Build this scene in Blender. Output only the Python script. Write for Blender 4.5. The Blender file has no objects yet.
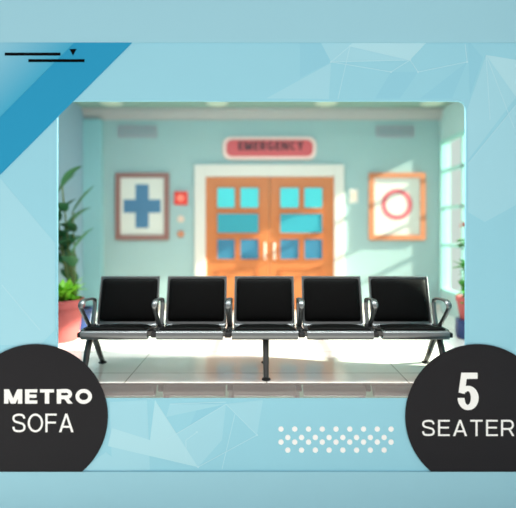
import bpy, bmesh, math, random
from mathutils import Vector, Matrix
random.seed(7)
PI = math.pi
S = bpy.context.scene
C = S.collection

# ------------------------------------------------------------------ camera, world, sun, exposure
F, CX, HY, H = 415.0, 258.0, 228.0, 1.25      # focal length (px), principal x, horizon row, eye height
cd = bpy.data.cameras.new('camera'); cam = bpy.data.objects.new('camera', cd); C.objects.link(cam)
cam.location = (0, 0, H); cam.rotation_euler = (PI/2, 0, 0)
cd.sensor_width = 36; cd.lens = F/516*36; cd.shift_y = -(254-HY)/516
cd.dof.use_dof = True; cd.dof.focus_distance = 3.42; cd.dof.aperture_fstop = 0.33
S.camera = cam
w = bpy.data.worlds.new('world'); S.world = w; w.use_nodes = True
bgn = w.node_tree.nodes['Background']; bgn.inputs[0].default_value = (1.0, 0.985, 0.965, 1); bgn.inputs[1].default_value = 0.78
sd = bpy.data.lights.new('sun', 'SUN'); sun = bpy.data.objects.new('sun', sd); C.objects.link(sun)
sd.energy = 25.0; sd.angle = math.radians(1.2); sd.color = (1.0, 0.93, 0.80)
sun.rotation_euler = Vector((-1.0, 0.145, -0.48)).to_track_quat('-Z', 'Y').to_euler()
sun.location = (5, 0, 5)
ad = bpy.data.lights.new('fill_light', 'AREA'); al = bpy.data.objects.new('fill_light', ad); C.objects.link(al)  # unseen fill lamp, added to brighten the front floor and bench
ad.shape = 'RECTANGLE'; ad.size = 4.6; ad.size_y = .2; ad.energy = 135; ad.color = (1.0, 1.0, 0.98)
al.location = (0, 3.38, 2.98)
S.view_settings.view_transform = 'Standard'; S.view_settings.look = 'None'
S.view_settings.gamma = 1; S.view_settings.use_curve_mapping = False; S.view_settings.exposure = 0.0

# ------------------------------------------------------------------ helpers
def lin(h):
    h = h.lstrip('#'); o = []
    for i in (0, 2, 4):
        c = int(h[i:i+2], 16)/255
        o.append(c/12.92 if c <= .04045 else ((c+.055)/1.055)**2.4)
    return (*o, 1)

def mat(name, col, rough=.6, metal=0, noise=0.0, nscale=8, bump=0.0, bscale=60, emit=0, spec=.5):
    m = bpy.data.materials.new(name); m.use_nodes = True
    nt = m.node_tree; b = nt.nodes['Principled BSDF']
    c = lin(col) if isinstance(col, str) else col
    b.inputs['Base Color'].default_value = c
    b.inputs['Roughness'].default_value = rough; b.inputs['Metallic'].default_value = metal
    b.inputs['Specular IOR Level'].default_value = spec
    tc = nt.nodes.new('ShaderNodeTexCoord')
    if noise:
        n = nt.nodes.new('ShaderNodeTexNoise'); n.inputs['Scale'].default_value = nscale; n.inputs['Detail'].default_value = 5
        nt.links.new(tc.outputs['Object'], n.inputs['Vector'])
        r = nt.nodes.new('ShaderNodeMapRange'); r.inputs[3].default_value = 1-noise; r.inputs[4].default_value = 1+noise
        nt.links.new(n.outputs['Fac'], r.inputs[0])
        x = nt.nodes.new('ShaderNodeVectorMath'); x.operation = 'SCALE'; x.inputs[0].default_value = c[:3]
        nt.links.new(r.outputs[0], x.inputs['Scale']); nt.links.new(x.outputs[0], b.inputs['Base Color'])
    if bump:
        n = nt.nodes.new('ShaderNodeTexNoise'); n.inputs['Scale'].default_value = bscale
        nt.links.new(tc.outputs['Object'], n.inputs['Vector'])
        bp = nt.nodes.new('ShaderNodeBump'); bp.inputs['Strength'].default_value = bump; bp.inputs['Distance'].default_value = .002
        nt.links.new(n.outputs['Fac'], bp.inputs['Height']); nt.links.new(bp.outputs[0], b.inputs['Normal'])
    if emit:
        b.inputs['Emission Color'].default_value = c; b.inputs['Emission Strength'].default_value = emit
    return m

def bx(bm, x0, x1, y0, y1, z0, z1, bev=0.0, seg=2):
    t = bmesh.new()
    vs = [t.verts.new((x, y, z)) for x in (x0, x1) for y in (y0, y1) for z in (z0, z1)]
    for f in ((0,1,3,2), (4,6,7,5), (0,4,5,1), (2,3,7,6), (0,2,6,4), (1,5,7,3)): t.faces.new([vs[i] for i in f])
    if bev: bmesh.ops.bevel(t, geom=t.edges[:], offset=bev, segments=seg, profile=.5, affect='EDGES')
    merge(bm, t); return bm

def merge(bm, t):
    me = bpy.data.meshes.new('tmp'); t.to_mesh(me); t.free(); bm.from_mesh(me); bpy.data.meshes.remove(me)

def tube(bm, pts, rx, ry=None, seg=12, closed=False, side=Vector((1, 0, 0))):
    """sweep an oval (rx along 'side', ry across) through pts; rx/ry numbers or lists"""
    pts = [Vector(p) for p in pts]; n = len(pts)
    rx = rx if isinstance(rx, (list, tuple)) else [rx]*n
    ry = rx if ry is None else (ry if isinstance(ry, (list, tuple)) else [ry]*n)
    rings = []
    for i, p in enumerate(pts):
        a = pts[(i-1) % n] if (closed or i > 0) else p
        b = pts[(i+1) % n] if (closed or i < n-1) else p
        t = (b-a).normalized()
        s = (side - t*side.dot(t)).normalized(); u = t.cross(s)
        rings.append([bm.verts.new(p + s*rx[i]*math.cos(2*PI*k/seg) + u*ry[i]*math.sin(2*PI*k/seg)) for k in range(seg)])
    for i in range(n if closed else n-1):
        A, B = rings[i], rings[(i+1) % n]
        for k in range(seg): bm.faces.new((A[k], A[(k+1) % seg], B[(k+1) % seg], B[k]))
    if not closed: bm.faces.new(rings[0][::-1]); bm.faces.new(rings[-1])
    return bm

def spline(pts, n=6, closed=False):
    P = [Vector(p) for p in pts]; out = []; m = len(P)
    for i in range(m if closed else m-1):
        g = (lambda j: P[j % m]) if closed else (lambda j: P[max(0, min(m-1, j))])
        a, b, c, d = g(i-1), g(i), g(i+1), g(i+2)
        for k in range(n):
            t = k/n
            out.append(.5*((2*b)+(-a+c)*t+(2*a-5*b+4*c-d)*t*t+(-a+3*b-3*c+d)*t**3))
    if not closed: out.append(P[-1])
    return out

def lathe(bm, prof, cx, cy, seg=32):
    rings = [[bm.verts.new((cx+r*math.cos(2*PI*k/seg), cy+r*math.sin(2*PI*k/seg), z)) for k in range(seg)] for r, z in prof]
    for A, B in zip(rings, rings[1:]):
        for k in range(seg): bm.faces.new((A[k], A[(k+1) % seg], B[(k+1) % seg], B[k]))
    bm.faces.new(rings[0][::-1]); bm.faces.new(rings[-1]); return bm

def prism(bm, poly, y0, y1):
    """poly in (x, z), solid between y0 (front) and y1"""
    a = [bm.verts.new((x, y0, z)) for x, z in poly]; b = [bm.verts.new((x, y1, z)) for x, z in poly]
    bm.faces.new(a); bm.faces.new(b[::-1]); n = len(poly)
    for i in range(n): bm.faces.new((a[i], b[i], b[(i+1) % n], a[(i+1) % n]))
    return bm

def disc(cx, cz, r, n=64): return [(cx+r*math.cos(2*PI*k/n), cz+r*math.sin(2*PI*k/n)) for k in range(n)]
def rrect(x0, x1, z0, z1, r, n=8):
    o = []
    for cx, cz, a in ((x1-r, z1-r, 0), (x0+r, z1-r, 90), (x0+r, z0+r, 180), (x1-r, z0+r, 270)):
        for k in range(n+1):
            t = math.radians(a+90*k/n); o.append((cx+r*math.cos(t), cz+r*math.sin(t)))
    return o
def ring_prism(bm, outer, inner, y0, y1):
    n = len(outer)
    V = [[bm.verts.new((x, y, z)) for x, z in p] for y in (y0, y1) for p in (outer, inner)]
    for i in range(n):
        j = (i+1) % n
        bm.faces.new((V[0][i], V[0][j], V[1][j], V[1][i])); bm.faces.new((V[2][j], V[2][i], V[3][i], V[3][j]))
        bm.faces.new((V[0][j], V[0][i], V[2][i], V[2][j])); bm.faces.new((V[1][i], V[1][j], V[3][j], V[3][i]))
    return bm

def obj(name, bm, m, parent=None, smooth=False, loc=None, label=None):
    """bm in world coordinates; becomes one mesh object (origin at loc, or at its parent's origin)"""
    bmesh.ops.recalc_face_normals(bm, faces=bm.faces)
    me = bpy.data.meshes.new(name)
    off = Vector((0, 0, 0)); q = parent
    while q is not None: off += q.location; q = q.parent
    if parent is None:
        if loc is None:
            xs = [v.co for v in bm.verts]
            loc = ((min(v.x for v in xs)+max(v.x for v in xs))/2, (min(v.y for v in xs)+max(v.y for v in xs))/2, min(v.z for v in xs))
        off = Vector(loc)
    bmesh.ops.translate(bm, verts=bm.verts, vec=-off)
    if smooth:
        for f in bm.faces: f.smooth = True
        for e in bm.edges:
            if len(e.link_faces) == 2 and e.calc_face_angle(0) > math.radians(38): e.smooth = False
    bm.to_mesh(me); bm.free()
    for mm in (m if isinstance(m, list) else [m]): me.materials.append(mm)
    o = bpy.data.objects.new(name, me); C.objects.link(o)
    if parent is not None: o.parent = parent
    else: o.location = off
    if label: o['label'] = label
    return o

def thing(name, label, cat, loc, group=None):
    o = bpy.data.objects.new(name, None); C.objects.link(o); o.location = loc
    o['label'] = label; o['category'] = cat
    if group: o['group'] = group
    return o
def tag(o, label, cat, group=None):
    o['label'] = label; o['category'] = cat
    if group: o['group'] = group
    return o
def struct(name, bm, m, parent=None, smooth=False):
    o = obj(name, bm, m, parent, smooth)
    if parent is None: o['kind'] = 'structure'
    return o
def pw(px, py, D): return ((px-CX)*D/F, H-(py-HY)*D/F)     # (x, z) of a photo point at distance D
def stroke(pts, hw, closed=False):
    """a band of half-width hw along a 2D path, as quads"""
    P_ = [Vector(p) for p in pts]; n = len(P_); L = []
    for i, p in enumerate(P_):
        a = P_[(i-1) % n] if (closed or i) else p; b = P_[(i+1) % n] if (closed or i < n-1) else p
        d = (b-a).normalized(); nn = Vector((-d.y, d.x)); h = hw[i] if isinstance(hw, list) else hw
        L.append((p+nn*h, p-nn*h))
    return L
def glyph(c, w, h, s, t):
    """letter c in a w x h box, stem width s, bar width t: list of ('poly', pts) / ('band', pairs, closed)"""
    o = []; box = lambda x0, y0, x1, y1: o.append(('poly', [(x0, y0), (x1, y0), (x1, y1), (x0, y1)]))
    def arc(cx, cy, rx, ry, a0, a1, k=28):
        return [(cx+rx*math.cos(math.radians(a0+(a1-a0)*i/k)), cy+ry*math.sin(math.radians(a0+(a1-a0)*i/k))) for i in range(k+1)]
    def smooth(pts): return [(v.x, v.y) for v in spline([(x, y, 0) for x, y in pts], 7)]
    m = (s+t)/2
    if c in 'MN':
        box(0, 0, s, h); box(w-s, 0, w, h)
        if c == 'N': o.append(('poly', [(w-s*1.1, 0), (w, 0), (s*1.1, h), (0, h)]))
        else:
            o.append(('poly', [(w/2-s*.55, 0), (w/2+s*.55, 0), (s*1.15, h), (0, h)])); o.append(('poly', [(w/2-s*.55, 0), (w/2+s*.55, 0), (w, h), (w-s*1.15, h)]))
    elif c in 'EF':
        box(0, 0, s, h); box(s, h-t, w, h); box(s, h/2-t/2+h*.02, w*.93, h/2+t/2+h*.02)
        if c == 'E': box(s, 0, w, t)
    elif c == 'T': box(0, h-t, w, h); box(w/2-s/2, 0, w/2+s/2, h-t)
    elif c == 'A':
        o.append(('poly', [(0, 0), (s*1.08, 0), (w/2+s*.5, h), (w/2-s*.5, h)])); o.append(('poly', [(w-s*1.08, 0), (w, 0), (w/2+s*.5, h), (w/2-s*.5, h)]))
        box(w*.24, h*.24, w*.76, h*.24+t)
    elif c == 'O':
        p = arc(w/2, h/2, w/2-m/2, h/2-t/2, 0, 360, 44)[:-1]; o.append(('band', stroke(p, m/2, True), True))
    elif c in 'CG':
        p = arc(w/2, h/2, w/2-m/2, h/2-t/2, 42, 318, 36)
        if c == 'G':
            p = arc(w/2, h/2, w/2-m/2, h/2-t/2, 42, 325, 36); box(w-m, h*.12, w, h*.5); box(w*.55, h*.5-t*.9, w-m, h*.5)
        o.append(('band', stroke(p, m/2), False))
    elif c == 'R':
        box(0, 0, s, h); y1 = h-t/2; y0 = h*.44; r = (y1-y0)/2
        p = [(s, y1), (w*.55, y1)]+arc(w*.60, (y0+y1)/2, w*.96-w*.60-m/2, r, 88, -88, 14)+[(w*.55, y0), (s, y0)]
        o.append(('band', stroke(p, m/2), False)); o.append(('poly', [(w-s*1.12, 0), (w, 0), (w*.68, y0), (w*.68-s*1.05, y0)]))
    elif c == 'S':
        e = m/2
        p = smooth([(w-e*1.0, h*.735), (w*.80, h*.90), (w*.5, h-e), (w*.18, h*.885), (e*1.1, h*.73), (w*.20, h*.585), (w*.5, h*.515), (w*.82, h*.43), (w-e, h*.27), (w*.83, h*.11), (w*.5, e), (w*.17, h*.11), (e, h*.29)])
        o.append(('band', stroke(p, e), False))
    elif c == 'Y':
        o.append(('poly', [(w/2-s/2, 0), (w/2+s/2, 0), (w/2+s/2, h*.45), (w/2-s/2, h*.45)]))
        o.append(('poly', [(w/2-s/2, h*.38), (w/2+s/2, h*.38), (s*1.15, h), (0, h)])); o.append(('poly', [(w/2-s/2, h*.38), (w/2+s/2, h*.38), (w, h), (w-s*1.15, h)]))
    elif c == '5':
        box(w*.17, h-t, w*.93, h)
        o.append(('poly', [(w*.045, h*.475), (w*.33, h*.43), (w*.42, h-t), (w*.37, h), (w*.17, h)]))
        pr = []
        for k in range(45):
            a = math.radians(128-308*k/44); ca, sa = math.cos(a), math.sin(a)
            pr.append(((w*.49+w*.49*ca, h*.325+h*.325*sa), (w*.47+(w*.49-s*.98)*ca, h*.325+(h*.325-t*.85)*sa)))
        o.append(('band', pr, False))
    return o
def lettering(word, x0, x1, z0, z1, yf, depth, m, parent, rel, stem, bar, gap):
    """solid letters filling a rectangle on the surface at yf; rel = relative widths, stem/bar/gap in units of the height"""
    h = z1-z0; tot = sum(rel)+gap*(len(word)-1); k = (x1-x0)/tot; x = x0
    bm = bmesh.new(); step = 0
    for c, rw in zip(word, rel):
        for g in glyph(c, rw*k, h, stem*h, bar*h):
            step += 1; yy = yf-depth-.00004*(step % 9)
            if g[0] == 'poly': prism(bm, [(x+a, z0+b) for a, b in g[1]], yy, yf)
            else:
                prs = g[1]; n = len(prs)
                q = [[bm.verts.new((x+p[0], y, z0+p[1])) for y in (yy, yf) for p in pr] for pr in prs]
                for i in range(n if g[2] else n-1):
                    A, B_ = q[i], q[(i+1) % n]
                    for u, v in ((0, 1), (1, 3), (3, 2), (2, 0)): bm.faces.new((A[u], A[v], B_[v], B_[u]))
                if not g[2]:
                    for e in (q[0], q[-1]): bm.faces.new((e[0], e[1], e[3], e[2]))
        x += (rw+gap)*k
    return obj('lettering', bm, m, parent)

# ------------------------------------------------------------------ materials
M = dict(
 blue=mat('panel_blue', '#94cee1', .55, noise=.015, nscale=3, spec=.2),
 blue_lt=mat('panel_blue_light', '#9fd3e4', .55, spec=.2), blue_lt2=mat('panel_blue_pale', '#acdae8', .55, spec=.2),
 blue_dk=mat('panel_blue_deep', '#8ecadf', .55, spec=.2),
 line=mat('line_paint', '#b2dcea', .55, spec=.2),
 band=mat('band_blue', '#98cadb', .55, spec=.2),
 deep=mat('ribbon_blue', '#2193bf', .5, spec=.2), black=mat('black_paint', '#020203', .6, spec=.05),
 disc=mat('sign_black', '#1a191e', .6, noise=.03, spec=.2), white=mat('letter_white', '#f4f4f4', .5),
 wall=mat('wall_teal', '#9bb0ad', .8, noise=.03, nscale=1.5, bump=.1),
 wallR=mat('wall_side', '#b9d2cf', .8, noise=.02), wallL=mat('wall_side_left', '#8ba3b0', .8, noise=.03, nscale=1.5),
 ceil=mat('ceiling_green', '#8aa79b', .85, noise=.02), crown=mat('crown_beige', '#a8a09b', .7, noise=.03),
 cream=mat('frame_cream', '#d4c8bd', .6, noise=.02), dorange=mat('door_orange', '#bd6a35', .5, noise=.06, nscale=6),
 dorange2=mat('door_orange_rail', '#b2602c', .5, noise=.05),
 cyan=mat('door_glass_cyan', '#4cc4c8', .15), cyan2=mat('door_glass_teal', '#33919e', .15), cyan3=mat('door_glass_blue', '#39718c', .15),
 steel=mat('brushed_steel', (.215, .225, .228, 1), .40, 1.0, noise=.06, nscale=20, bump=.05, bscale=200),
 steel_dk=mat('dark_steel', (.10, .10, .10, 1), .38, 1.0, noise=.05),
 leather=mat('black_leather', (.004, .004, .004, 1), .5, bump=.15, bscale=350, spec=.05),
 rubber=mat('black_plastic', (.012, .012, .013, 1), .55),
 sign=mat('sign_red', '#c94a4c', .5), signb=mat('sign_border', '#e9c3b6', .5), signt=mat('sign_text', '#4a0c16', .5),
 fbrown=mat('frame_brown', '#8e625a', .6, noise=.06), forange=mat('frame_orange', '#c4764e', .6, noise=.06),
 paper=mat('paper', '#d6cfc3', .8), cross=mat('cross_blue', '#4a7391', .7), ring=mat('ring_pink', '#cf6068', .7),
 red=mat('alarm_red', '#e03a2c', .4), redl=mat('alarm_lens', '#ff8066', .3), beige=mat('button_beige', '#d8b8a4', .5), rust=mat('button_rust', '#c07a58', .5),
 terra=mat('terracotta', '#a84b49', .7, noise=.06, nscale=5), bluepot=mat('blue_glaze', '#0f2c60', .4, noise=.05), soil=mat('soil', '#2e2018', .95, noise=.3, nscale=40),
 leafd=mat('leaf_dark', '#2f6b3f', .55, noise=.25, nscale=5), leafb=mat('leaf_bright', '#7fc22e', .5, noise=.2, nscale=6), leafm=mat('leaf_mid', '#4f9440', .5, noise=.2, nscale=6),
 flower=mat('flower_pink', '#c2746c', .6), stem=mat('stem', '#5f6b38', .7),
 winf=mat('window_frame', '#a9d9cf', .5), shadow=mat('shadow_grey', '#a59fa2', .5),
 lamp=mat('lamp_diffuser', '#b9c8b4', .5, emit=.15), lampr=mat('lamp_ring', '#b4c2b4', .4),
 ground=mat('ground_grey', '#b0b3b3', .8, noise=.03), blocker=mat('blocker_white', '#f0f1ee', .8),
 pil=mat('pilaster_teal', '#8db5b6', .8, noise=.03),
)
# polished floor: large pale tiles with faint joints
def floor_mat(name, col, joint, rough):
    m = bpy.data.materials.new(name); m.use_nodes = True; nt = m.node_tree; b = nt.nodes['Principled BSDF']
    tc = nt.nodes.new('ShaderNodeTexCoord'); br = nt.nodes.new('ShaderNodeTexBrick')
    mp = nt.nodes.new('ShaderNodeMapping'); mp.inputs['Rotation'].default_value = (0, 0, math.radians(0))
    nt.links.new(tc.outputs['Object'], mp.inputs[0]); nt.links.new(mp.outputs[0], br.inputs['Vector'])
    br.offset = 0; br.inputs['Scale'].default_value = 1.0
    br.inputs['Brick Width'].default_value = 1.15; br.inputs['Row Height'].default_value = .62; br.inputs['Mortar Size'].default_value = .006
    c = lin(col); br.inputs['Color1'].default_value = c; br.inputs['Color2'].default_value = tuple(v*.95 for v in c[:3])+(1,)
    br.inputs['Mortar'].default_value = lin(joint)
    nt.links.new(br.outputs['Color'], b.inputs['Base Color'])
    n = nt.nodes.new('ShaderNodeTexNoise'); n.inputs['Scale'].default_value = 3
    r = nt.nodes.new('ShaderNodeMapRange'); r.inputs[3].default_value = rough*.8; r.inputs[4].default_value = rough*1.3
    nt.links.new(n.outputs['Fac'], r.inputs[0]); nt.links.new(r.outputs[0], b.inputs['Roughness'])
    b.inputs['Specular IOR Level'].default_value = .7
    return m
M['floor'] = floor_mat('floor_tiles', '#f2ece6', '#aba296', .10)
M['mirror_strip'] = mat('polished_mirror_strip', '#cfc2bd', .05, .8)
# printed gradient of the corner triangle (a design printed on the board)
m = bpy.data.materials.new('printed_fade'); m.use_nodes = True; nt = m.node_tree
tc = nt.nodes.new('ShaderNodeTexCoord'); gr = nt.nodes.new('ShaderNodeTexGradient'); mp = nt.nodes.new('ShaderNodeMapping')
mp.vector_type = 'POINT'; sx = nt.nodes.new('ShaderNodeSeparateXYZ'); ad_ = nt.nodes.new('ShaderNodeMath'); ad_.operation = 'SUBTRACT'
nt.links.new(tc.outputs['Generated'], sx.inputs[0]); nt.links.new(sx.outputs['X'], ad_.inputs[0]); nt.links.new(sx.outputs['Z'], ad_.inputs[1])
rp = nt.nodes.new('ShaderNodeValToRGB'); rp.color_ramp.elements[0].color = lin('#9ccfe0'); rp.color_ramp.elements[1].color = lin('#3fa4c9')
m2 = nt.nodes.new('ShaderNodeMath'); m2.operation = 'ADD'; m2.inputs[1].default_value = 1.0
nt.links.new(ad_.outputs[0], m2.inputs[0]); nt.links.new(m2.outputs[0], rp.inputs[0])
nt.links.new(rp.outputs[0], nt.nodes['Principled BSDF'].inputs['Base Color']); nt.nodes['Principled BSDF'].inputs['Roughness'].default_value = .55
nt.nodes['Principled BSDF'].inputs['Specular IOR Level'].default_value = .2
M['fade'] = m
# clear window glass
m = bpy.data.materials.new('window_glass'); m.use_nodes = True; nt = m.node_tree
tr = nt.nodes.new('ShaderNodeBsdfTransparent'); gl = nt.nodes.new('ShaderNodeBsdfGlossy'); mx = nt.nodes.new('ShaderNodeMixShader')
gl.inputs['Roughness'].default_value = .02; mx.inputs[0].default_value = .07; tr.inputs[0].default_value = (.93, 1, .97, 1)
nt.links.new(tr.outputs[0], mx.inputs[1]); nt.links.new(gl.outputs[0], mx.inputs[2])
nt.links.new(mx.outputs[0], nt.nodes['Material Output'].inputs[0]); M['glass'] = m

# ------------------------------------------------------------------ structure
W = 3.20                                    # distance of the blue display wall
DB = 6.29                                   # distance of the room's back wall
XL, XR, ZC = -2.62, 2.76, 3.04
P = lambda px, py, D=W: pw(px, py, D)
ox0, oz1 = P(57, 101); ox1, oz0 = P(466, 398)
NZ = oz0                                    # height of the mirror strip's front edge
NY = 3.345                                  # where the flat floor ends
# blue display wall: one board with a rounded rectangular opening
bm = bmesh.new()
hole = rrect(ox0, ox1, NZ, oz1, .06, 8)
hole = [(x, z) for x, z in hole]
n = len(hole)
# square off the two bottom corners (the mirror strip meets them)
hole = [((ox0 if x < 0 else ox1), NZ) if z < NZ+.061 else (x, z) for x, z in hole]
hh = []
for p in hole:
    if not hh or (Vector(p)-Vector(hh[-1])).length > 1e-5: hh.append(p)
hole = hh
outer = [(-4.5, -1.25), (4.5, -1.25), (4.5, 3.6), (-4.5, 3.6)]
def loop(pts): 
    v = [bm.verts.new((x, W, z)) for x, z in pts]; return [bm.edges.new((v[i], v[(i+1) % len(v)])) for i in range(len(v))]
ed = loop(outer)+loop(hole)
bmesh.ops.triangle_fill(bm, edges=ed, use_beauty=True, use_dissolve=False)
r = bmesh.ops.extrude_face_region(bm, geom=bm.faces[:])
bmesh.ops.translate(bm, verts=[e for e in r['geom'] if isinstance(e, bmesh.types.BMVert)], vec=(0, .022, 0))
front = struct('wall_front', bm, M['blue'])
# printed facets and network lines on the wall
def decal(name, polys, m, th):
    bm = bmesh.new()
    for i, pl in enumerate(polys): prism(bm, [P(x, y) for x, y in pl], W-th-.00003*i, W+.0002)
    return obj(name, bm, m, front)
decal('triangle_pattern', [
  [(321,43),(331,62),(410,60),(426,43)], [(266,98.5),(331,63),(329,99)], [(486,55),(467,110),(468,160),(516,97)],
  [(0,178),(55,243),(55,330),(40,345),(0,345)], [(468,164),(516,105),(516,205),(485,222),(468,212)],
  [(110,402),(147,400),(150,470),(112,471)], [(226,404),(263,400),(257,435)], [(170,404),(226,404),(166,417)], [(80,470),(106,452),(130,471)], [(226,404),(166,440),(198,467),(222,440)],
  ], M['blue_lt'], .0008)
decal('pale_triangle_pattern', [
  [(350,46),(410,60),(426,43),(352,43)], [(155,400),(198,467),(150,440)], [(150,440),(198,467),(108,446),(112,428)], [(486,55),(516,97),(516,60)],
  ], M['blue_lt2'], .0012)
decal('deep_triangle_pattern', [
  [(420,98.5),(467,62),(452,98.5)], [(300,43),(321,43),(331,62),(300,78)], [(375,98.5),(391,72),(418,72),(400,98.5)], [(468,40),(483,58),(470,96)], [(200,403),(226,404),(190,425)]
  ], M['blue_dk'], .0006)
bm = bmesh.new()
def seg(a, b, wpx=.55):
    a, b = Vector(a), Vector(b); d = (b-a).normalized(); nn = Vector((-d.y, d.x))*wpx/2
    prism(bm, [P(*q) for q in (a+nn, b+nn, b-nn, a-nn)], W-.0016, W+.0002)
for a, b in [((350,46),(331,62)), ((331,62),(410,60)), ((350,46),(410,60)), ((331,62),(391,72)), ((391,72),(410,60)), ((410,60),(418,72)),
             ((418,72),(467,62)), ((467,62),(465,44)), ((350,46),(338,99)), ((486,55),(514,128)), ((486,55),(490,120)), ((468,164),(516,105)),
             ((198,467),(257,435)), ((226,404),(257,435)), ((235,414),(222,469)), ((226,404),(166,440)), ((186,440),(197,432)), ((186,440),(186,462)), ((170,404),(226,402)), ((2,285),(40,330))]:
    seg(a, b)
for a in [(331,62),(350,46),(410,60),(391,72),(418,72),(467,62),(198,467),(257,435),(197,432)]:
    q = P(*a); prism(bm, disc(q[0], q[1], .0075, 12), W-.002, W+.0002)
obj('line_pattern', bm, M['line'], front)
bm = bmesh.new()
for r_, (y, x0, k) in enumerate([(429, 281, 9), (437.4, 287.8, 8), (442, 281, 9), (450, 287.8, 8)]):
    for i in range(k):
        q = P(x0+13.75*i, y); prism(bm, disc(q[0], q[1], .0205, 20), W-.002, W+.0002)
obj('dot_pattern', bm, M['white'], front, label='rows of small round white dots')
# plain bands along the wall's top and foot
zt = P(0, 43)[1]; zb = P(0, 471)[1]
struct('trim_1', bx(bmesh.new(), -4.5, 4.5, W-.006, W, zt, 3.6), M['band'])
struct('trim_2', bx(bmesh.new(), -4.5, 4.5, W-.014, W, -1.25, zb), M['band'])
# floor, added mirror strip, ceiling, walls
struct('floor', bx(bmesh.new(), XL, XR, NY, DB, -.10, 0), M['floor'])
bm = bmesh.new()
prof = [(NY+.0, 0), (NY-.02, -.005), (W, NZ+.0005), (W+.0225, NZ+.0002), (W+.0225, -.10), (NY, -.10)]  # sloped polished strip, added and tilted so that it reflects the seats
a = [bm.verts.new((ox0+.001, y, z)) for y, z in prof]; b = [bm.verts.new((ox1-.001, y, z)) for y, z in prof]
bm.faces.new(a); bm.faces.new(b[::-1])
for i in range(len(prof)): bm.faces.new((a[i], b[i], b[(i+1) % len(prof)], a[(i+1) % len(prof)]))
struct('trim_added_mirror_strip', bm, M['mirror_strip'], smooth=False)
struct('ceiling', bx(bmesh.new(), XL-.15, XR+.15, W+.022, DB+.15, ZC, ZC+.12), M['ceil'])
struct('wall_back', bx(bmesh.new(), XL-.15, XR+.15, DB, DB+.15, -.1, ZC), M['wall'])
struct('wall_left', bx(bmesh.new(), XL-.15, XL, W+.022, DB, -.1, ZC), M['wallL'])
# right wall with two tall windows
wz0, wz1 = .30, 2.56
WIN = [(3.54, 4.88), (4.99, 6.275)]
bm = bmesh.new()
bx(bm, XR, XR+.15, W+.022, DB, -.1, wz0); bx(bm, XR, XR+.15, W+.022, DB, wz1, ZC)
for y0, y1 in ((W+.022, WIN[0][0]), (WIN[0][1], WIN[1][0]), (WIN[1][1], DB)): bx(bm, XR, XR+.15, y0, y1, wz0, wz1)
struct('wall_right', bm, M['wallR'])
struct('wall_sun_blocker', bx(bmesh.new(), XR, XR+.15, 1.9, W-.015, -1.25, 6.0), M['blocker'])  # unseen tall wall, added to keep the sun off the blue wall
for i, (y0, y1) in enumerate(WIN):
    bm = bmesh.new(); f = .045
    bx(bm, XR-.01, XR+.07, y0, y0+f, wz0, wz1); bx(bm, XR-.01, XR+.07, y1-f, y1, wz0, wz1)
    bx(bm, XR-.01, XR+.07, y0+f, y1-f, wz0, wz0+f); bx(bm, XR-.01, XR+.07, y0+f, y1-f, wz1-f, wz1)
    for z in (1.0, 1.55, 2.1): bx(bm, XR+.005, XR+.055, y0+f, y1-f, z-.025, z+.025)
    for y in (y0+(y1-y0)*.5,): bx(bm, XR+.005, XR+.055, y-.022, y+.022, wz0+f, wz1-f)
    wo = struct('window_%d' % (i+1), bm, M['winf'])
    obj('pane', bx(bmesh.new(), XR+.028, XR+.032, y0+f, y1-f, wz0+f, wz1-f), M['glass'], wo)
# cornice, pilaster, baseboard
bm = bmesh.new()
cp = [(0, 0), (-.03, 0), (-.045, .03), (-.08, .06), (-.10, .11), (-.13, .12), (-.13, .155), (0, .155)]
a = [bm.verts.new((XL, DB+y, ZC-.155+z)) for y, z in cp]; b = [bm.verts.new((XR, DB+y, ZC-.155+z)) for y, z in cp]
bm.faces.new(a); bm.faces.new(b[::-1])
for i in range(len(cp)): bm.faces.new((a[i], b[i], b[(i+1) % len(cp)], a[(i+1) % len(cp)]))
struct('trim_4', bm, M['crown'])
struct('trim_5', bx(bmesh.new(), XL, XL+.28, DB-.09, DB, 0, ZC-.16, .006), M['pil'])
struct('baseboard_back', bx(bx(bmesh.new(), XL+.29, -1.04, DB-.018, DB, 0, .10, .004), 1.30, XR, DB-.018, DB, 0, .10, .004), M['cream'])
struct('ground', bx(bmesh.new(), -7, 7, -5, W-.02, -1.35, -1.25), M['ground'])

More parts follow.
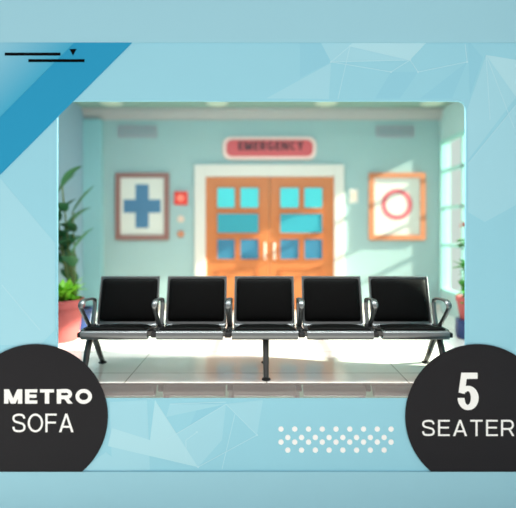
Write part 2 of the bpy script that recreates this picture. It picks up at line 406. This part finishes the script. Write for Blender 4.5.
# double door
B = lambda px, py: pw(px, py, DB)
def brect(px0, px1, py0, py1):
    x0, z1 = B(px0, py0); x1, z0 = B(px1, py1); return x0, x1, z0, z1
door = bpy.data.objects.new('door_1', None); C.objects.link(door); door.location = (.19, DB, 0); door['kind'] = 'structure'
x0, _, _, zt_ = brect(195, 345, 165, 200); x1 = B(343.5, 0)[0]
lx0, lx1, _, lz1 = brect(206, 333.5, 177, 300)
bm = bmesh.new()
bx(bm, x0, lx0, DB-.06, DB, 0, zt_, .008); bx(bm, lx1, x1, DB-.06, DB, 0, zt_, .008); bx(bm, lx0, lx1, DB-.06, DB, lz1, zt_, .008)
obj('door_frame', bm, M['cream'], door)
mid = B(269.5, 0)[0]
for s, (a0, a1) in enumerate(((lx0, mid-.004), (mid+.004, lx1))):
    pxs = ((217.5, 235, 240.5, 258.6), (280, 298.5, 304, 322))[s]
    bm = bmesh.new(); bx(bm, a0, a1, DB-.035, DB-.001, .005, lz1-.004, .004)
    # raised rails around each light, and a kick panel
    leaf = obj('door_leaf', bm, M['dorange'], door)
    rows = [((pxs[0], pxs[1]), (188, 208), 'cyan'), ((pxs[2], pxs[3]), (188, 208), 'cyan'), ((pxs[0], pxs[3]), (213.7, 233), 'cyan2'),
            ((pxs[0], pxs[1]), (239, 259), 'cyan3'), ((pxs[2], pxs[3]), (239, 259), 'cyan3')]
    for (u0, u1), (v0, v1), k in rows:
        q = brect(u0, u1, v0, v1)
        bm = ring_prism(bmesh.new(), rrect(q[0]-.022, q[1]+.022, q[2]-.022, q[3]+.022, .03), rrect(q[0], q[1], q[2], q[3], .02), DB-.05, DB-.034)
        obj('glazing_bead', bm, M['dorange2'], leaf)
        obj('pane', prism(bmesh.new(), rrect(q[0], q[1], q[2], q[3], .02), DB-.040, DB-.0345), M[k], leaf)
    q = brect(pxs[0], pxs[3], 268, 300)
    obj('kick_panel', ring_prism(bmesh.new(), rrect(q[0], q[1], q[2], q[3], .02), rrect(q[0]+.03, q[1]-.03, q[2]+.03, q[3]-.03, .02), DB-.045, DB-.034), M['dorange2'], leaf)
    hx = mid + (-.07 if s == 0 else .07)
    z0_, z1_ = .78, 1.02
    bm = tube(bmesh.new(), spline([(hx, DB-.034, z0_), (hx, DB-.08, z0_+.01), (hx, DB-.085, z0_+.06), (hx, DB-.085, z1_-.06), (hx, DB-.08, z1_-.01), (hx, DB-.034, z1_)], 5), .013)
    obj('door_handle', bm, M['cream'], leaf, True)

# ------------------------------------------------------------------ waiting bench
BX, PITCH, YF = .057, .617, 3.375
bench = thing('waiting_bench', 'long five-seat black leather and grey steel waiting bench', 'bench', (BX, 3.6, 0))
def shell(cx):
    # bent sheet: rolled lip, pan, back
    prof = [(YF+.075, .338), (YF+.03, .334), (YF+.008, .345), (YF, .37), (YF+.008, .395), (YF+.03, .407), (YF+.08, .406), (YF+.20, .388), (YF+.29, .374),
            (YF+.335, .372), (YF+.362, .390), (YF+.374, .43), (YF+.42, .63), (YF+.452, .76), (YF+.461, .797)]
    prof = spline([(0, y, z) for y, z in prof], 3)
    bm = bmesh.new(); n = len(prof); th = .012
    def hw(p):
        t = min(1, max(0, (p.z-.41)/.38)) if p.y > YF+.3 else 0
        return .271-.002*t
    rows = []
    for i, p in enumerate(prof):
        t = (prof[min(n-1, i+1)]-prof[max(0, i-1)]).normalized(); nn = Vector((0, t.z, -t.y))     # below / behind the sheet
        w_ = hw(p)
        rows.append([bm.verts.new((cx-w_, p.y, p.z)), bm.verts.new((cx+w_, p.y, p.z)), bm.verts.new((cx+w_, p.y+nn.y*th, p.z+nn.z*th)), bm.verts.new((cx-w_, p.y+nn.y*th, p.z+nn.z*th))])
    for A, B_ in zip(rows, rows[1:]):
        for k in range(4): bm.faces.new((A[k], A[(k+1) % 4], B_[(k+1) % 4], B_[k]))
    bm.faces.new(rows[0][::-1]); bm.faces.new(rows[-1])
    # raised side rims of the back
    for s in (-1, 1):
        pts = [Vector((cx+s*(hw(p)-.004), p.y-.004, p.z)) for p in prof if p.y > YF+.345]
        tube(bm, pts, .008, .010, 8)
    p = prof[-1]; tube(bm, [(cx-hw(p), p.y-.002, p.z), (cx+hw(p), p.y-.002, p.z)], .009, .009, 8, side=Vector((0, 1, 0)))
    return bm
def pad(cx, quad, th, bulge, nx=14, ny=12, rim=.018):
    """soft cushion on a quad of 4 corners (front-left, front-right, back-right, back-left) raised along its normal"""
    a, b, c, d = [Vector(q) for q in quad]
    nn = (b-a).cross(d-a).normalized(); bm = bmesh.new(); top = []
    def f(u): e = min(u, 1-u)*2; return 1-(1-min(1, e/.22))**2 if e < .22 else 1
    for j in range(ny+1):
        row = []
        for i in range(nx+1):
            u = .5-.5*math.cos(PI*i/nx); v = .5-.5*math.cos(PI*j/ny)
            uu, vv = u, v
            # rounded corners in plan
            cu, cv = 2*u-1, 2*v-1
            k = max(0, abs(cu)+abs(cv)-1.9)*.25
            uu = .5+(cu*(1-k))/2; vv = .5+(cv*(1-k))/2
            p = (a*(1-uu)+b*uu)*(1-vv)+(d*(1-uu)+c*uu)*vv
            h = th*math.sqrt(max(0, f(u)*f(v)))+bulge*math.sin(PI*u)*math.sin(PI*v)
            wr = .0012*math.sin(17*u+5*v+cx*9)*math.sin(9*v+cx*5)*f(u)*f(v)
            row.append(bm.verts.new(p+nn*(h+wr)))
        top.append(row)
    for j in range(ny):
        for i in range(nx): bm.faces.new((top[j][i], top[j][i+1], top[j+1][i+1], top[j+1][i]))
    # base skirt
    edge = top[0]+[r[-1] for r in top[1:]]+top[-1][-2::-1]+[r[0] for r in top[-2:0:-1]]
    bot = [bm.verts.new(v.co-nn*.004) for v in edge]
    for i in range(len(edge)):
        j = (i+1) % len(edge); bm.faces.new((edge[i], edge[j], bot[j], bot[i]))
    bm.faces.new(bot[::-1]); return bm
for i in range(5):
    cx = BX+(i-2)*PITCH
    sh = obj('seat_shell', shell(cx), M['steel'], bench, True)
    q = [(cx-.260, YF+.035, .409), (cx+.260, YF+.035, .409), (cx+.235, YF+.315, .374), (cx-.235, YF+.315, .374)]
    obj('seat_cushion', pad(cx, q, .022, .012), M['leather'], sh, True)
    q = [(cx-.254, YF+.362, .408), (cx+.254, YF+.362, .408), (cx+.252, YF+.452, .784), (cx-.252, YF+.452, .784)]
    obj('back_cushion', pad(cx, q, .022, .010), M['leather'], sh, True)
YB = YF+.225
obj('beam', bx(bmesh.new(), BX-1.485, BX+1.485, YB-.035, YB+.035, .315, .375, .012), M['steel_dk'], bench)
for i in range(6):
    x = BX+(i-2.5)*.609
    pts = [(x, YF+.245, .390), (x, YF+.16, .475), (x, YF+.08, .562), (x, YF+.055, .600), (x, YF+.078, .630), (x, YF+.13, .640),
           (x, YF+.26, .630), (x, YF+.325, .616), (x, YF+.352, .585), (x, YF+.345, .52), (x, YF+.318, .43), (x, YF+.31, .392)]
    sp = spline(pts, 5); n = len(sp)
    rx = [.019+.009*math.sin(PI*min(1, max(0, (k/n-.2)/.5))) for k in range(n)]
    ar = obj('armrest', tube(bmesh.new(), sp, rx, .012, 14), M['steel'], bench, True)
    bm = bmesh.new(); bx(bm, x-.022, x+.022, YF+.10, YF+.34, .352, .398, .006)
    bx(bm, x-.026, x+.026, YF+.04, YF+.11, .345, .385, .006)
    obj('bracket', bm, M['rubber'], bench)
    for yy in (YF+.09, YF+.16): obj('bolt', tube(bmesh.new(), [(x, yy, .383), (x, yy, .403)], .009, .009, 10, side=Vector((1, 0, 0))), M['steel'], ar, True)
for x in (BX-1.50, BX+.01, BX+1.50):
    for s, yf_ in ((0, YF+.045), (1, YF+.475)):
        top = Vector((x, YB+(-.012 if s == 0 else .012), .33)); foot = Vector((x, yf_, .018))
        pts = spline([top, top.lerp(foot, .35)+Vector((0, (.012 if s else -.012), 0)), top.lerp(foot, .7), foot], 4); n = len(pts)
        lg = obj('leg', tube(bmesh.new(), pts, [.029-.009*k/n for k in range(n)], [.027-.009*k/n for k in range(n)], 14), M['steel_dk'], bench, True)
        fm = lathe(bmesh.new(), [(.034, 0), (.038, .004), (.035, .010), (.016, .017), (.011, .030)], x, yf_, 20)
        obj('foot', fm, M['rubber'], lg, True)
    obj('leg_bracket', bx(bmesh.new(), x-.034, x+.034, YB-.05, YB+.05, .295, .335, .008), M['rubber'], bench)

# ------------------------------------------------------------------ wall-hung things
t = thing('emergency_sign', 'red rounded sign reading EMERGENCY above the orange double door', 'sign', (*B(269.5, 160)[:1], DB, B(0, 160)[1]))
q = brect(223, 316, 137.5, 160)
obj('sign_border', prism(bmesh.new(), rrect(*q, .12), DB-.05, DB-.0005), M['signb'], t)
q2 = brect(226.5, 312.5, 140.5, 157); obj('sign_face', prism(bmesh.new(), rrect(*q2, .09), DB-.062, DB-.05), M['sign'], t)
q3 = brect(238.5, 303, 142.4, 151); lettering('EMERGENCY', *q3, DB-.062, .006, M['signt'], t, [.62, .95, .62, .74, .82, .62, .84, .76, .78], .24, .20, .17)

def picture(name, label, px0, px1, py0, py1, fm):
    q = brect(px0, px1, py0, py1); t = thing(name, label, 'picture', ((q[0]+q[1])/2, DB, q[2]), 'framed pictures either side of the door')
    fw = .075
    obj('picture_frame', ring_prism(bmesh.new(), rrect(*q, .02, 3), rrect(q[0]+fw, q[1]-fw, q[2]+fw, q[3]-fw, .008, 3), DB-.045, DB-.0005), fm, t)
    obj('paper', bx(bmesh.new(), q[0]+.04, q[1]-.04, DB-.02, DB-.001, q[2]+.04, q[3]-.04), M['paper'], t)
    return t
t = picture('framed_picture', 'brown-framed picture of a blue cross left of the door', 116, 169.5, 173, 240, M['fbrown'])
c = brect(124, 161, 184.5, 228); mx_, mz_ = (c[0]+c[1])/2, (c[2]+c[3])/2; a = .10
cr = [(mx_-a, c[2]), (mx_+a, c[2]), (mx_+a, mz_-a), (c[1], mz_-a), (c[1], mz_+a), (mx_+a, mz_+a), (mx_+a, c[3]), (mx_-a, c[3]), (mx_-a, mz_+a), (c[0], mz_+a), (c[0], mz_-a), (mx_-a, mz_-a)]
obj('cross', prism(bmesh.new(), cr, DB-.023, DB-.0195), M['cross'], t)
t = picture('framed_picture', 'orange-framed picture of a pink ring right of the door', 368.5, 424.5, 173, 240, M['forange'])
x_, z_ = B(396.5, 204.5)
obj('ring', ring_prism(bmesh.new(), disc(x_, z_, .235), disc(x_, z_, .165), DB-.023, DB-.0195), M['ring'], t)
# alarm box and buttons
q = brect(174.5, 188, 191.5, 205)
t = thing('alarm_box', 'square red alarm box beside the blue cross picture', 'alarm', ((q[0]+q[1])/2, DB, q[2]))
obj('alarm_body', bx(bmesh.new(), q[0], q[1], DB-.05, DB-.0005, q[2], q[3], .015), M['red'], t)
x_, z_ = (q[0]+q[1])/2, (q[2]+q[3])/2; obj('alarm_lens', prism(bmesh.new(), disc(x_, z_, .05, 24), DB-.062, DB-.049), M['redl'], t)
for py, mm, lb in ((219, 'beige', 'round beige wall button under the red alarm box'), (234, 'rust', 'round rust-coloured wall button, lowest under the red alarm box')):
    x_, z_ = B(181, py)
    tag(obj('wall_button', prism(bmesh.new(), disc(x_, z_, .052, 28), DB-.025, DB-.0005), M[mm], None), lb, 'button', 'round buttons beside the door')
q = brect(349.5, 358, 189, 203); t = thing('light_switch', 'pale wall switch plate between door and pink ring picture', 'switch', ((q[0]+q[1])/2, DB, q[2]))
obj('plate', bx(bmesh.new(), q[0], q[1], DB-.012, DB-.0005, q[2], q[3], .004), M['cream'], t)
obj('rocker', bx(bmesh.new(), q[0]+.035, q[1]-.035, DB-.018, DB-.011, q[2]+.05, q[3]-.05, .003), M['beige'], t)
# shadow smears on the back wall, built as grey slatted panels
for px0, px1, lb in ((118, 157, 'grey slatted shadow smear high above the blue cross picture'), (376, 414, 'grey slatted shadow smear high above the pink ring picture')):
    q = brect(px0, px1, 126, 137.5); t = thing('shadow_smear', lb, 'shadow', ((q[0]+q[1])/2, DB, q[2]), 'shadow smears high on the back wall')
    obj('smear_frame', ring_prism(bmesh.new(), rrect(*q, .012, 2), rrect(q[0]+.02, q[1]-.02, q[2]+.02, q[3]-.02, .006, 2), DB-.02, DB-.0005), M['shadow'], t)
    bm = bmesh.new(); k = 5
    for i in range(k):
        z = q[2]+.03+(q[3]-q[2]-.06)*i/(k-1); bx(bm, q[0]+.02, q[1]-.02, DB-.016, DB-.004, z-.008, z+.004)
    obj('shadow_slats', bm, M['shadow'], t)
# ceiling lights
for i, px in enumerate((111, 217, 326, 432)):
    x = (px-CX)*5.92/F
    t = thing('ceiling_light', ('leftmost round recessed ceiling light', 'round recessed ceiling light left of the EMERGENCY sign', 'round recessed ceiling light right of the EMERGENCY sign', 'rightmost round recessed ceiling light')[i],
              'ceiling light', (x, 5.92, ZC-.02), 'round recessed ceiling lights')
    bm = bmesh.new(); n = 32
    lathe(bm, [(.165, ZC-.0005), (.165, ZC-.012), (.14, ZC-.02), (.13, ZC-.012)], x, 5.92, n)
    obj('bezel', bm, M['lampr'], t, True)
    obj('diffuser', lathe(bmesh.new(), [(.13, ZC-.0122), (.125, ZC-.022), (.10, ZC-.026)], x, 5.92, n), M['lamp'], t, True)

# ------------------------------------------------------------------ plants
def blade(bm, base, dir_, length, width, droop, k=7):
    """a leaf blade: curved, folded along its midrib, with thickness"""
    d = Vector(dir_).normalized(); s = d.cross(Vector((0, 0, 1)))
    s = s.normalized() if s.length > .05 else Vector((1, 0, 0))
    p = Vector(base); rows = []
    for i in range(k+1):
        t = i/k; wd = width*math.sin(PI*min(1, .08+t*.92))**.8 if t < 1 else .0008
        dd = (d+Vector((0, 0, -droop*t))).normalized(); up = s.cross(dd).normalized()
        rows.append([bm.verts.new(p-s*wd/2+up*wd*.12), bm.verts.new(p-up*.002), bm.verts.new(p+s*wd/2+up*wd*.12), bm.verts.new(p+up*.002)])
        p = p+dd*length/k
    for A, B_ in zip(rows, rows[1:]):
        for j in range(4): bm.faces.new((A[j], A[(j+1) % 4], B_[(j+1) % 4], B_[j]))
    bm.faces.new(rows[0][::-1]); bm.faces.new(rows[-1])
def pot(parent, x, y, z, r, h, m, rim=True):
    pr = [(r*.66, z), (r*.70, z+.01), (r*.93, z+h*.80), (r*.93, z+h*.81), (r, z+h*.815), (r, z+h*.985), (r*.97, z+h), (r*.88, z+h), (r*.86, z+h*.90)]
    obj('pot', lathe(bmesh.new(), pr, x, y), m, parent, True)
    obj('soil', lathe(bmesh.new(), [(r*.85, z+h*.90), (r*.84, z+h*.93), (r*.3, z+h*.95)], x, y), M['soil'], parent)
# bushy plant in terracotta pot, left
x, y = (63-CX)*4.63/F, 4.63
t = thing('potted_plant', 'bright green bushy plant in the terracotta floor pot at left', 'plant', (x, y, 0), 'potted plants by the left wall')
pot(t, x, y, 0, .225, .46, M['terra'])
bm = bmesh.new()
for i in range(90):
    a = random.uniform(0, 2*PI); e = random.uniform(.25, 1.4); r0 = random.uniform(0, .12)
    blade(bm, (x+r0*math.cos(a), y+r0*math.sin(a), .42+random.uniform(0, .12)), (math.cos(a)*math.cos(e), math.sin(a)*math.cos(e), math.sin(e)), random.uniform(.12, .22), random.uniform(.05, .08), random.uniform(.4, 1.0), 5)
obj('foliage', bm, M['leafb'], t, True)
# tall arching plant in blue pot, left
x, y = -2.22, 5.14
t = thing('potted_plant', 'tall dark green arching plant in blue pot behind the terracotta pot', 'plant', (x, y, 0), 'potted plants by the left wall')
pot(t, x, y, 0, .17, .26, M['bluepot'])
bm = bmesh.new(); sm = bmesh.new()
for k, (ax, ay, hgt) in enumerate([(-.28, -.05, 1.62), (-.10, .06, 1.45), (-.22, .1, 1.2), (-.05, -.08, .95), (-.30, .03, 1.35), (-.15, -.12, 1.75)]):
    tip = Vector((x+ax, y+ay, hgt)); pts = spline([(x+ax*.2, y+ay*.2, .26), (x+ax*.55, y+ay*.5, hgt*.5), tip], 5)
    tube(sm, pts, .010, .010, 8)
    for j in range(3):
        p = pts[-1-j*2]; a = (.15, -1.5, 2.2)[j]+random.uniform(-.4, .4); e = (1.0, .4, .5)[j]
        L = random.uniform(.36, .50)
        d = (math.cos(a)*math.cos(e), math.sin(a)*math.cos(e)*.8, math.sin(e))
        if p.x+d[0]*L < XL+.04: d = (.2, d[1], d[2])
        blade(bm, p, d, L, random.uniform(.17, .22), random.uniform(.3, .8))
obj('foliage', bm, M['leafd'], t, True); obj('stems', sm, M['stem'], t, True)
# blue stool with flowering plant, right
x, y = (470-CX)*4.72/F, 4.72
st = tag(obj('plant_stand', lathe(bmesh.new(), [(.13, 0), (.145, .01), (.155, .10), (.15, .185), (.155, .19), (.155, .21)], x, y), M['bluepot'], None, True), 'round blue stand under the red pot by the right window', 'stand')
t = thing('potted_plant', 'flowering leafy plant in red pot on the blue stand by the right window', 'plant', (x, y, .21))
pot(t, x, y, .21, .15, .26, M['terra'])
bm = bmesh.new(); sm = bmesh.new(); fl = bmesh.new()
for k, (ax, ay, hg) in enumerate([(-.08, 0, .62), (.02, .05, .75), (-.09, -.04, .88), (.05, -.03, 1.0), (-.03, .02, 1.12), (-.06, 0, .5)]):
    tip = Vector((x+ax, y+ay, hg)); pts = spline([(x+ax*.3, y+ay*.3, .44), (x+ax*.7, y+ay*.6, (.44+hg)/2), tip], 4)
    tube(sm, pts, .006, .006, 8)
    for j in range(10):
        a = random.uniform(0, 2*PI); e = random.uniform(-.1, 1.0)
        blade(bm, tip+Vector((0, 0, -random.uniform(0, .10))), (math.cos(a)*math.cos(e), math.sin(a)*math.cos(e), math.sin(e)), random.uniform(.10, .15), random.uniform(.05, .07), random.uniform(.4, 1.0), 5)
tip = Vector((x-.05, y, 1.27)); tube(sm, spline([(x-.02, y, .44), (x-.03, y, .9), tip], 4), .006, .006, 8)
for j in range(16):
    a = 2*PI*j/16; e = .2+.8*(j % 3)/2
    blade(fl, tip-Vector((0, 0, .01)), (math.cos(a)*math.cos(e), math.sin(a)*math.cos(e), math.sin(e)), .085, .045, .5, 4)
obj('foliage', bm, M['leafm'], t, True); obj('stems', sm, M['stem'], t, True); obj('flower', fl, M['flower'], t, True)

# ------------------------------------------------------------------ boards mounted on the display wall
t = thing('corner_board', 'two-tone blue diagonal board on the upper left corner of the display wall', 'board', (*P(40, 100)[:1], W-.004, P(0, 175)[1]))
def pts(*a): return [P(*q) for q in a]
obj('diagonal_band', prism(bmesh.new(), pts((75, 43), (132, 43), (-40, 215), (-40, 158)), W-.008, W-.0003), M['deep'], t, label='deep blue diagonal band')
obj('faded_triangle', prism(bmesh.new(), pts((-40, 43), (74.8, 43), (-40, 157.8)), W-.008, W-.0003), M['fade'], t, label='pale to mid blue triangle')
def prect(bm, a, b, c, d, y0, y1): q0 = P(a, c); q1 = P(b, d); return bx(bm, q0[0], q1[0], y0, y1, q1[1], q0[1])
for a, b, c, d in ((5.5, 61, 53.2, 56), (29, 85, 59.7, 62.5)):
    obj('stripe', prect(bmesh.new(), a, b, c, d, W-.010, W-.0079), M['black'], t, label='thin black horizontal stripe')
obj('arrow_mark', prism(bmesh.new(), pts((70, 49.5), (77, 49.5), (73.5, 56)), W-.010, W-.0079), M['black'], t, label='small black downward triangle')

R = 72*W/F
c = P(36, 416); t = thing('round_sign', 'round black sign reading METRO SOFA, left of the bench', 'sign', (c[0], W, c[1]-R), 'round black signs on the display wall')
obj('sign_disc', prism(bmesh.new(), disc(*c, R, 128), W-.010, W-.0021), M['disc'], t)
q0 = P(5, 388.7); q1 = P(92.5, 403); lettering('METRO', q0[0], q1[0], q1[1], q0[1], W-.010, .0015, M['white'], t, [1.28, .86, .98, 1.12, 1.16], .30, .225, .20)
q0 = P(13.2, 413); q1 = P(74.2, 431.5); lettering('SOFA', q0[0], q1[0], q1[1], q0[1], W-.010, .0015, M['white'], t, [.72, .84, .62, .80], .115, .105, .13)
c = P(477, 416); t = thing('round_sign', 'round black sign reading 5 SEATER, right of the bench', 'sign', (c[0], W, c[1]-R), 'round black signs on the display wall')
obj('sign_disc', prism(bmesh.new(), disc(*c, R, 128), W-.010, W-.0021), M['disc'], t)
q0 = P(457, 372.2); q1 = P(478.3, 409.5); lettering('5', q0[0], q1[0], q1[1], q0[1], W-.010, .0015, M['white'], t, [1], .20, .165, 0)
q0 = P(421.5, 419.2); q1 = P(513.5, 435.3); lettering('SEATER', q0[0], q1[0], q1[1], q0[1], W-.010, .0015, M['white'], t, [.76, .70, .84, .74, .70, .80], .125, .11, .20)
